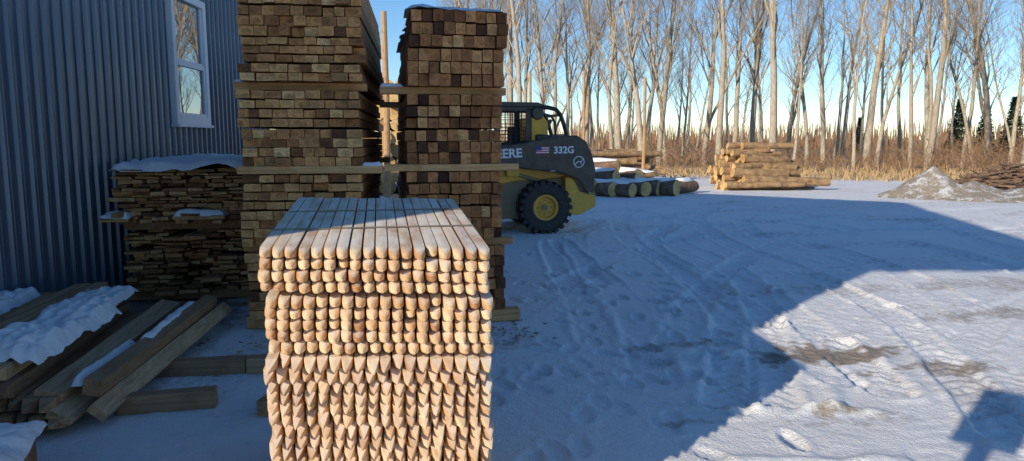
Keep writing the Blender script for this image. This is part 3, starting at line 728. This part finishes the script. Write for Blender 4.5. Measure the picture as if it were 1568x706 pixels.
# ---------------------------------------------------------------- bare trees
def gen_tree(seed,H,low=.25):
    random.seed(seed); mb=MB()
    def br(p,d,ln,r,lvl,up):
        segs=8 if lvl==0 else (4 if lvl==1 else 3 if lvl==2 else 2)
        pts=[p];dd=d.copy();q=p.copy()
        for i in range(segs):
            j=.07 if lvl==0 else .14
            dd=(dd+Vector((random.gauss(0,j),random.gauss(0,j),random.gauss(0,j*.5)+up))).normalized()
            q=q+dd*ln/segs; pts.append(q.copy())
        rad=[r*(1-.85*(i/segs)**.9)+.002 for i in range(segs+1)]
        mb.tube(pts,rad,7 if lvl==0 else 5 if lvl==1 else 3,0 if lvl<2 else 1)
        if lvl>=4: return
        nc={0:int(H*.9),1:6,2:4,3:3}[lvl]
        for k in range(nc):
            t=(low+(1-low)*(k+random.random())/nc) if lvl==0 else (.2+.8*(k+random.random())/nc)
            t=min(t,.98); f=t*segs;i=int(f);i=min(i,segs-1);pos=pts[i].lerp(pts[i+1],f-i)
            dirp=(pts[i+1]-pts[i]).normalized(); a=random.uniform(0,6.28)
            side=Vector((math.cos(a),math.sin(a),random.uniform(-.1,.3)))
            ang=random.uniform(.3,.6) if lvl<2 else random.uniform(.35,.75)
            nd=(dirp*math.cos(ang)+side*math.sin(ang)).normalized()
            rr=rad[i]*random.uniform(.32,.55)
            if lvl==0: l2=ln*random.uniform(.2,.4)*(1.15-t*.7)
            else: l2=ln*random.uniform(.35,.6)
            br(pos,nd,l2,max(rr,.006 if lvl<2 else .0038),lvl+1,.07 if lvl<2 else .03)
    lean=Vector((random.gauss(0,.07),random.gauss(0,.07),1)).normalized()
    br(Vector((0,0,-.1)),lean,H,H*.0085+random.uniform(0,.07),0,.02)
    if random.random()<.5:
        a=random.uniform(0,6.28); br(Vector((0,0,H*.1)),Vector((math.cos(a)*.25,math.sin(a)*.25,1)).normalized(),H*.85,H*.007,0,.03)
    me=bpy.data.meshes.new('tree_mesh%d'%seed); me.from_pydata(mb.v,[],mb.f); me.materials.append(M['bark']); me.materials.append(M['twig'])
    me.polygons.foreach_set('material_index',mb.m); me.polygons.foreach_set('use_smooth',[True]*len(mb.f)); me.update(); return me
trees=[gen_tree(100+k,random.uniform(12,16.5)) for k in range(9)]
random.seed(21)
tl=empty('tree_line')
def put(me,x,y,s,par=tl,nm='tree'):
    o=bpy.data.objects.new(nm,me); scene.collection.objects.link(o); o.location=(x,y,0); o.rotation_euler=(0,0,random.uniform(0,6.28)); o.scale=(s,s,s*random.uniform(.9,1.15)); o.parent=par
for k in range(76):
    az=R(7.0+55*(k+random.random())/76); d=random.uniform(35,60) 
    if az<R(14): d=random.uniform(34,48)
    put(random.choice(trees),d*math.sin(az),d*math.cos(az),random.uniform(.75,1.15))
for k in range(24):
    az=R(6+60*(k+random.random())/24); d=random.uniform(62,95)
    put(random.choice(trees),d*math.sin(az),d*math.cos(az),random.uniform(.7,1.0))
mb=MB()
for k in range(4200):
    az=R(random.uniform(5,62)); d=random.uniform(35,62); x,y=d*math.sin(az),d*math.cos(az)
    h=random.uniform(.4,1.8)*(.25+1.2*float(vn(np.array(x*.25),np.array(y*.25)))); 
    p=Vector((x,y,-.05)); q=p+Vector((random.gauss(0,.2)*h,random.gauss(0,.2)*h,h*.6)); r=q+Vector((random.gauss(0,.25)*h,random.gauss(0,.25)*h,h*.4))
    mb.tube([p,q,r],[.018,.011,.004],3,0)
    for j in range(3):
        t=random.uniform(.3,1); s0=p.lerp(q,t); mb.tube([s0,s0+Vector((random.gauss(0,.35)*h,random.gauss(0,.35)*h,random.uniform(.1,.5)*h))],[.008,.004],3,0)
mb.obj('undergrowth_brush',[M['brush']],None,recalc=False)
mb=MB()
for k in range(7000):
    az=R(random.uniform(8,60)); d=random.uniform(29.5,38)+random.gauss(0,.6); x,y=d*math.sin(az),d*math.cos(az); h=random.uniform(.08,.35)*(2*float(vn(np.array(x*.5),np.array(y*.5))))
    a=random.uniform(0,3.14); wx,wy=.04*math.cos(a),.04*math.sin(a); lx,ly=random.gauss(0,.1),random.gauss(0,.1)
    mb.add([(x-wx,y-wy,-.02),(x+wx,y+wy,-.02),(x+lx,y+ly,h)],[(0,1,2)],0)
mb.obj('dry_grass',[mat_plain('dry_grass_mat',(.42,.29,.15),.9,0,.3,2,0)],None,recalc=False)
gm_=mat_plain('conifer_green',(.045,.07,.03),.9,0,.5,3,0)
mb=MB(); mb.tube([(0,0,0),(0,0,5.5)],[.1,.02],5,1)
for k in range(1500):
    z=random.uniform(.4,5.6); rr=1.5*(1-z/5.9)*random.uniform(.3,1); a=random.uniform(0,6.28); s=.16
    c_=Vector((rr*math.cos(a),rr*math.sin(a),z-.15*rr)); u=Vector((random.gauss(0,s),random.gauss(0,s),random.gauss(0,s*.5))); v=Vector((random.gauss(0,s),random.gauss(0,s),random.gauss(0,s*.5)))
    mb.add([tuple(c_-u),tuple(c_+v),tuple(c_+u)],[(0,1,2)],0)
cm=mb.obj('conifer_tree',[gm_,M['bark']],None,loc=(0,0,0),recalc=False); first=True
for az,d,s in ((42,66,.8),(43.5,62,.7),(45,70,.85),(47,64,.75),(36,72,.6),(50,66,.8)):
    o=cm if first else bpy.data.objects.new('conifer_tree',cm.data)
    if not first: scene.collection.objects.link(o)
    first=False; o.location=(d*math.sin(R(az)),d*math.cos(R(az)),0); o.scale=(s,s,s); o.rotation_euler=(0,0,az)
mb=MB()
for k in range(5000):
    az=R(random.uniform(-35,75)); d=random.uniform(110,170); x,y=d*math.sin(az),d*math.cos(az); h=random.uniform(1.5,4.5); mb.tube([(x,y,0),(x+random.gauss(0,.5),y,h)],[.16,.03],3,0)
mb.obj('distant_woods',[M['brush']],None,recalc=False)
e=empty('added_shadow_caster',(-.62,.16,0)); mb=MB(); mb.box(-.035,.035,-.035,.035,0,1.95); mb.obj('post',[M['post']],e)  # unseen post and board, added out of view only to cast a ground shadow
mb=MB(); mb.box(-.15,.15,-.06,-.04,1.70,2.10); mb.obj('board',[white],e,rot=(0,0,-.9))
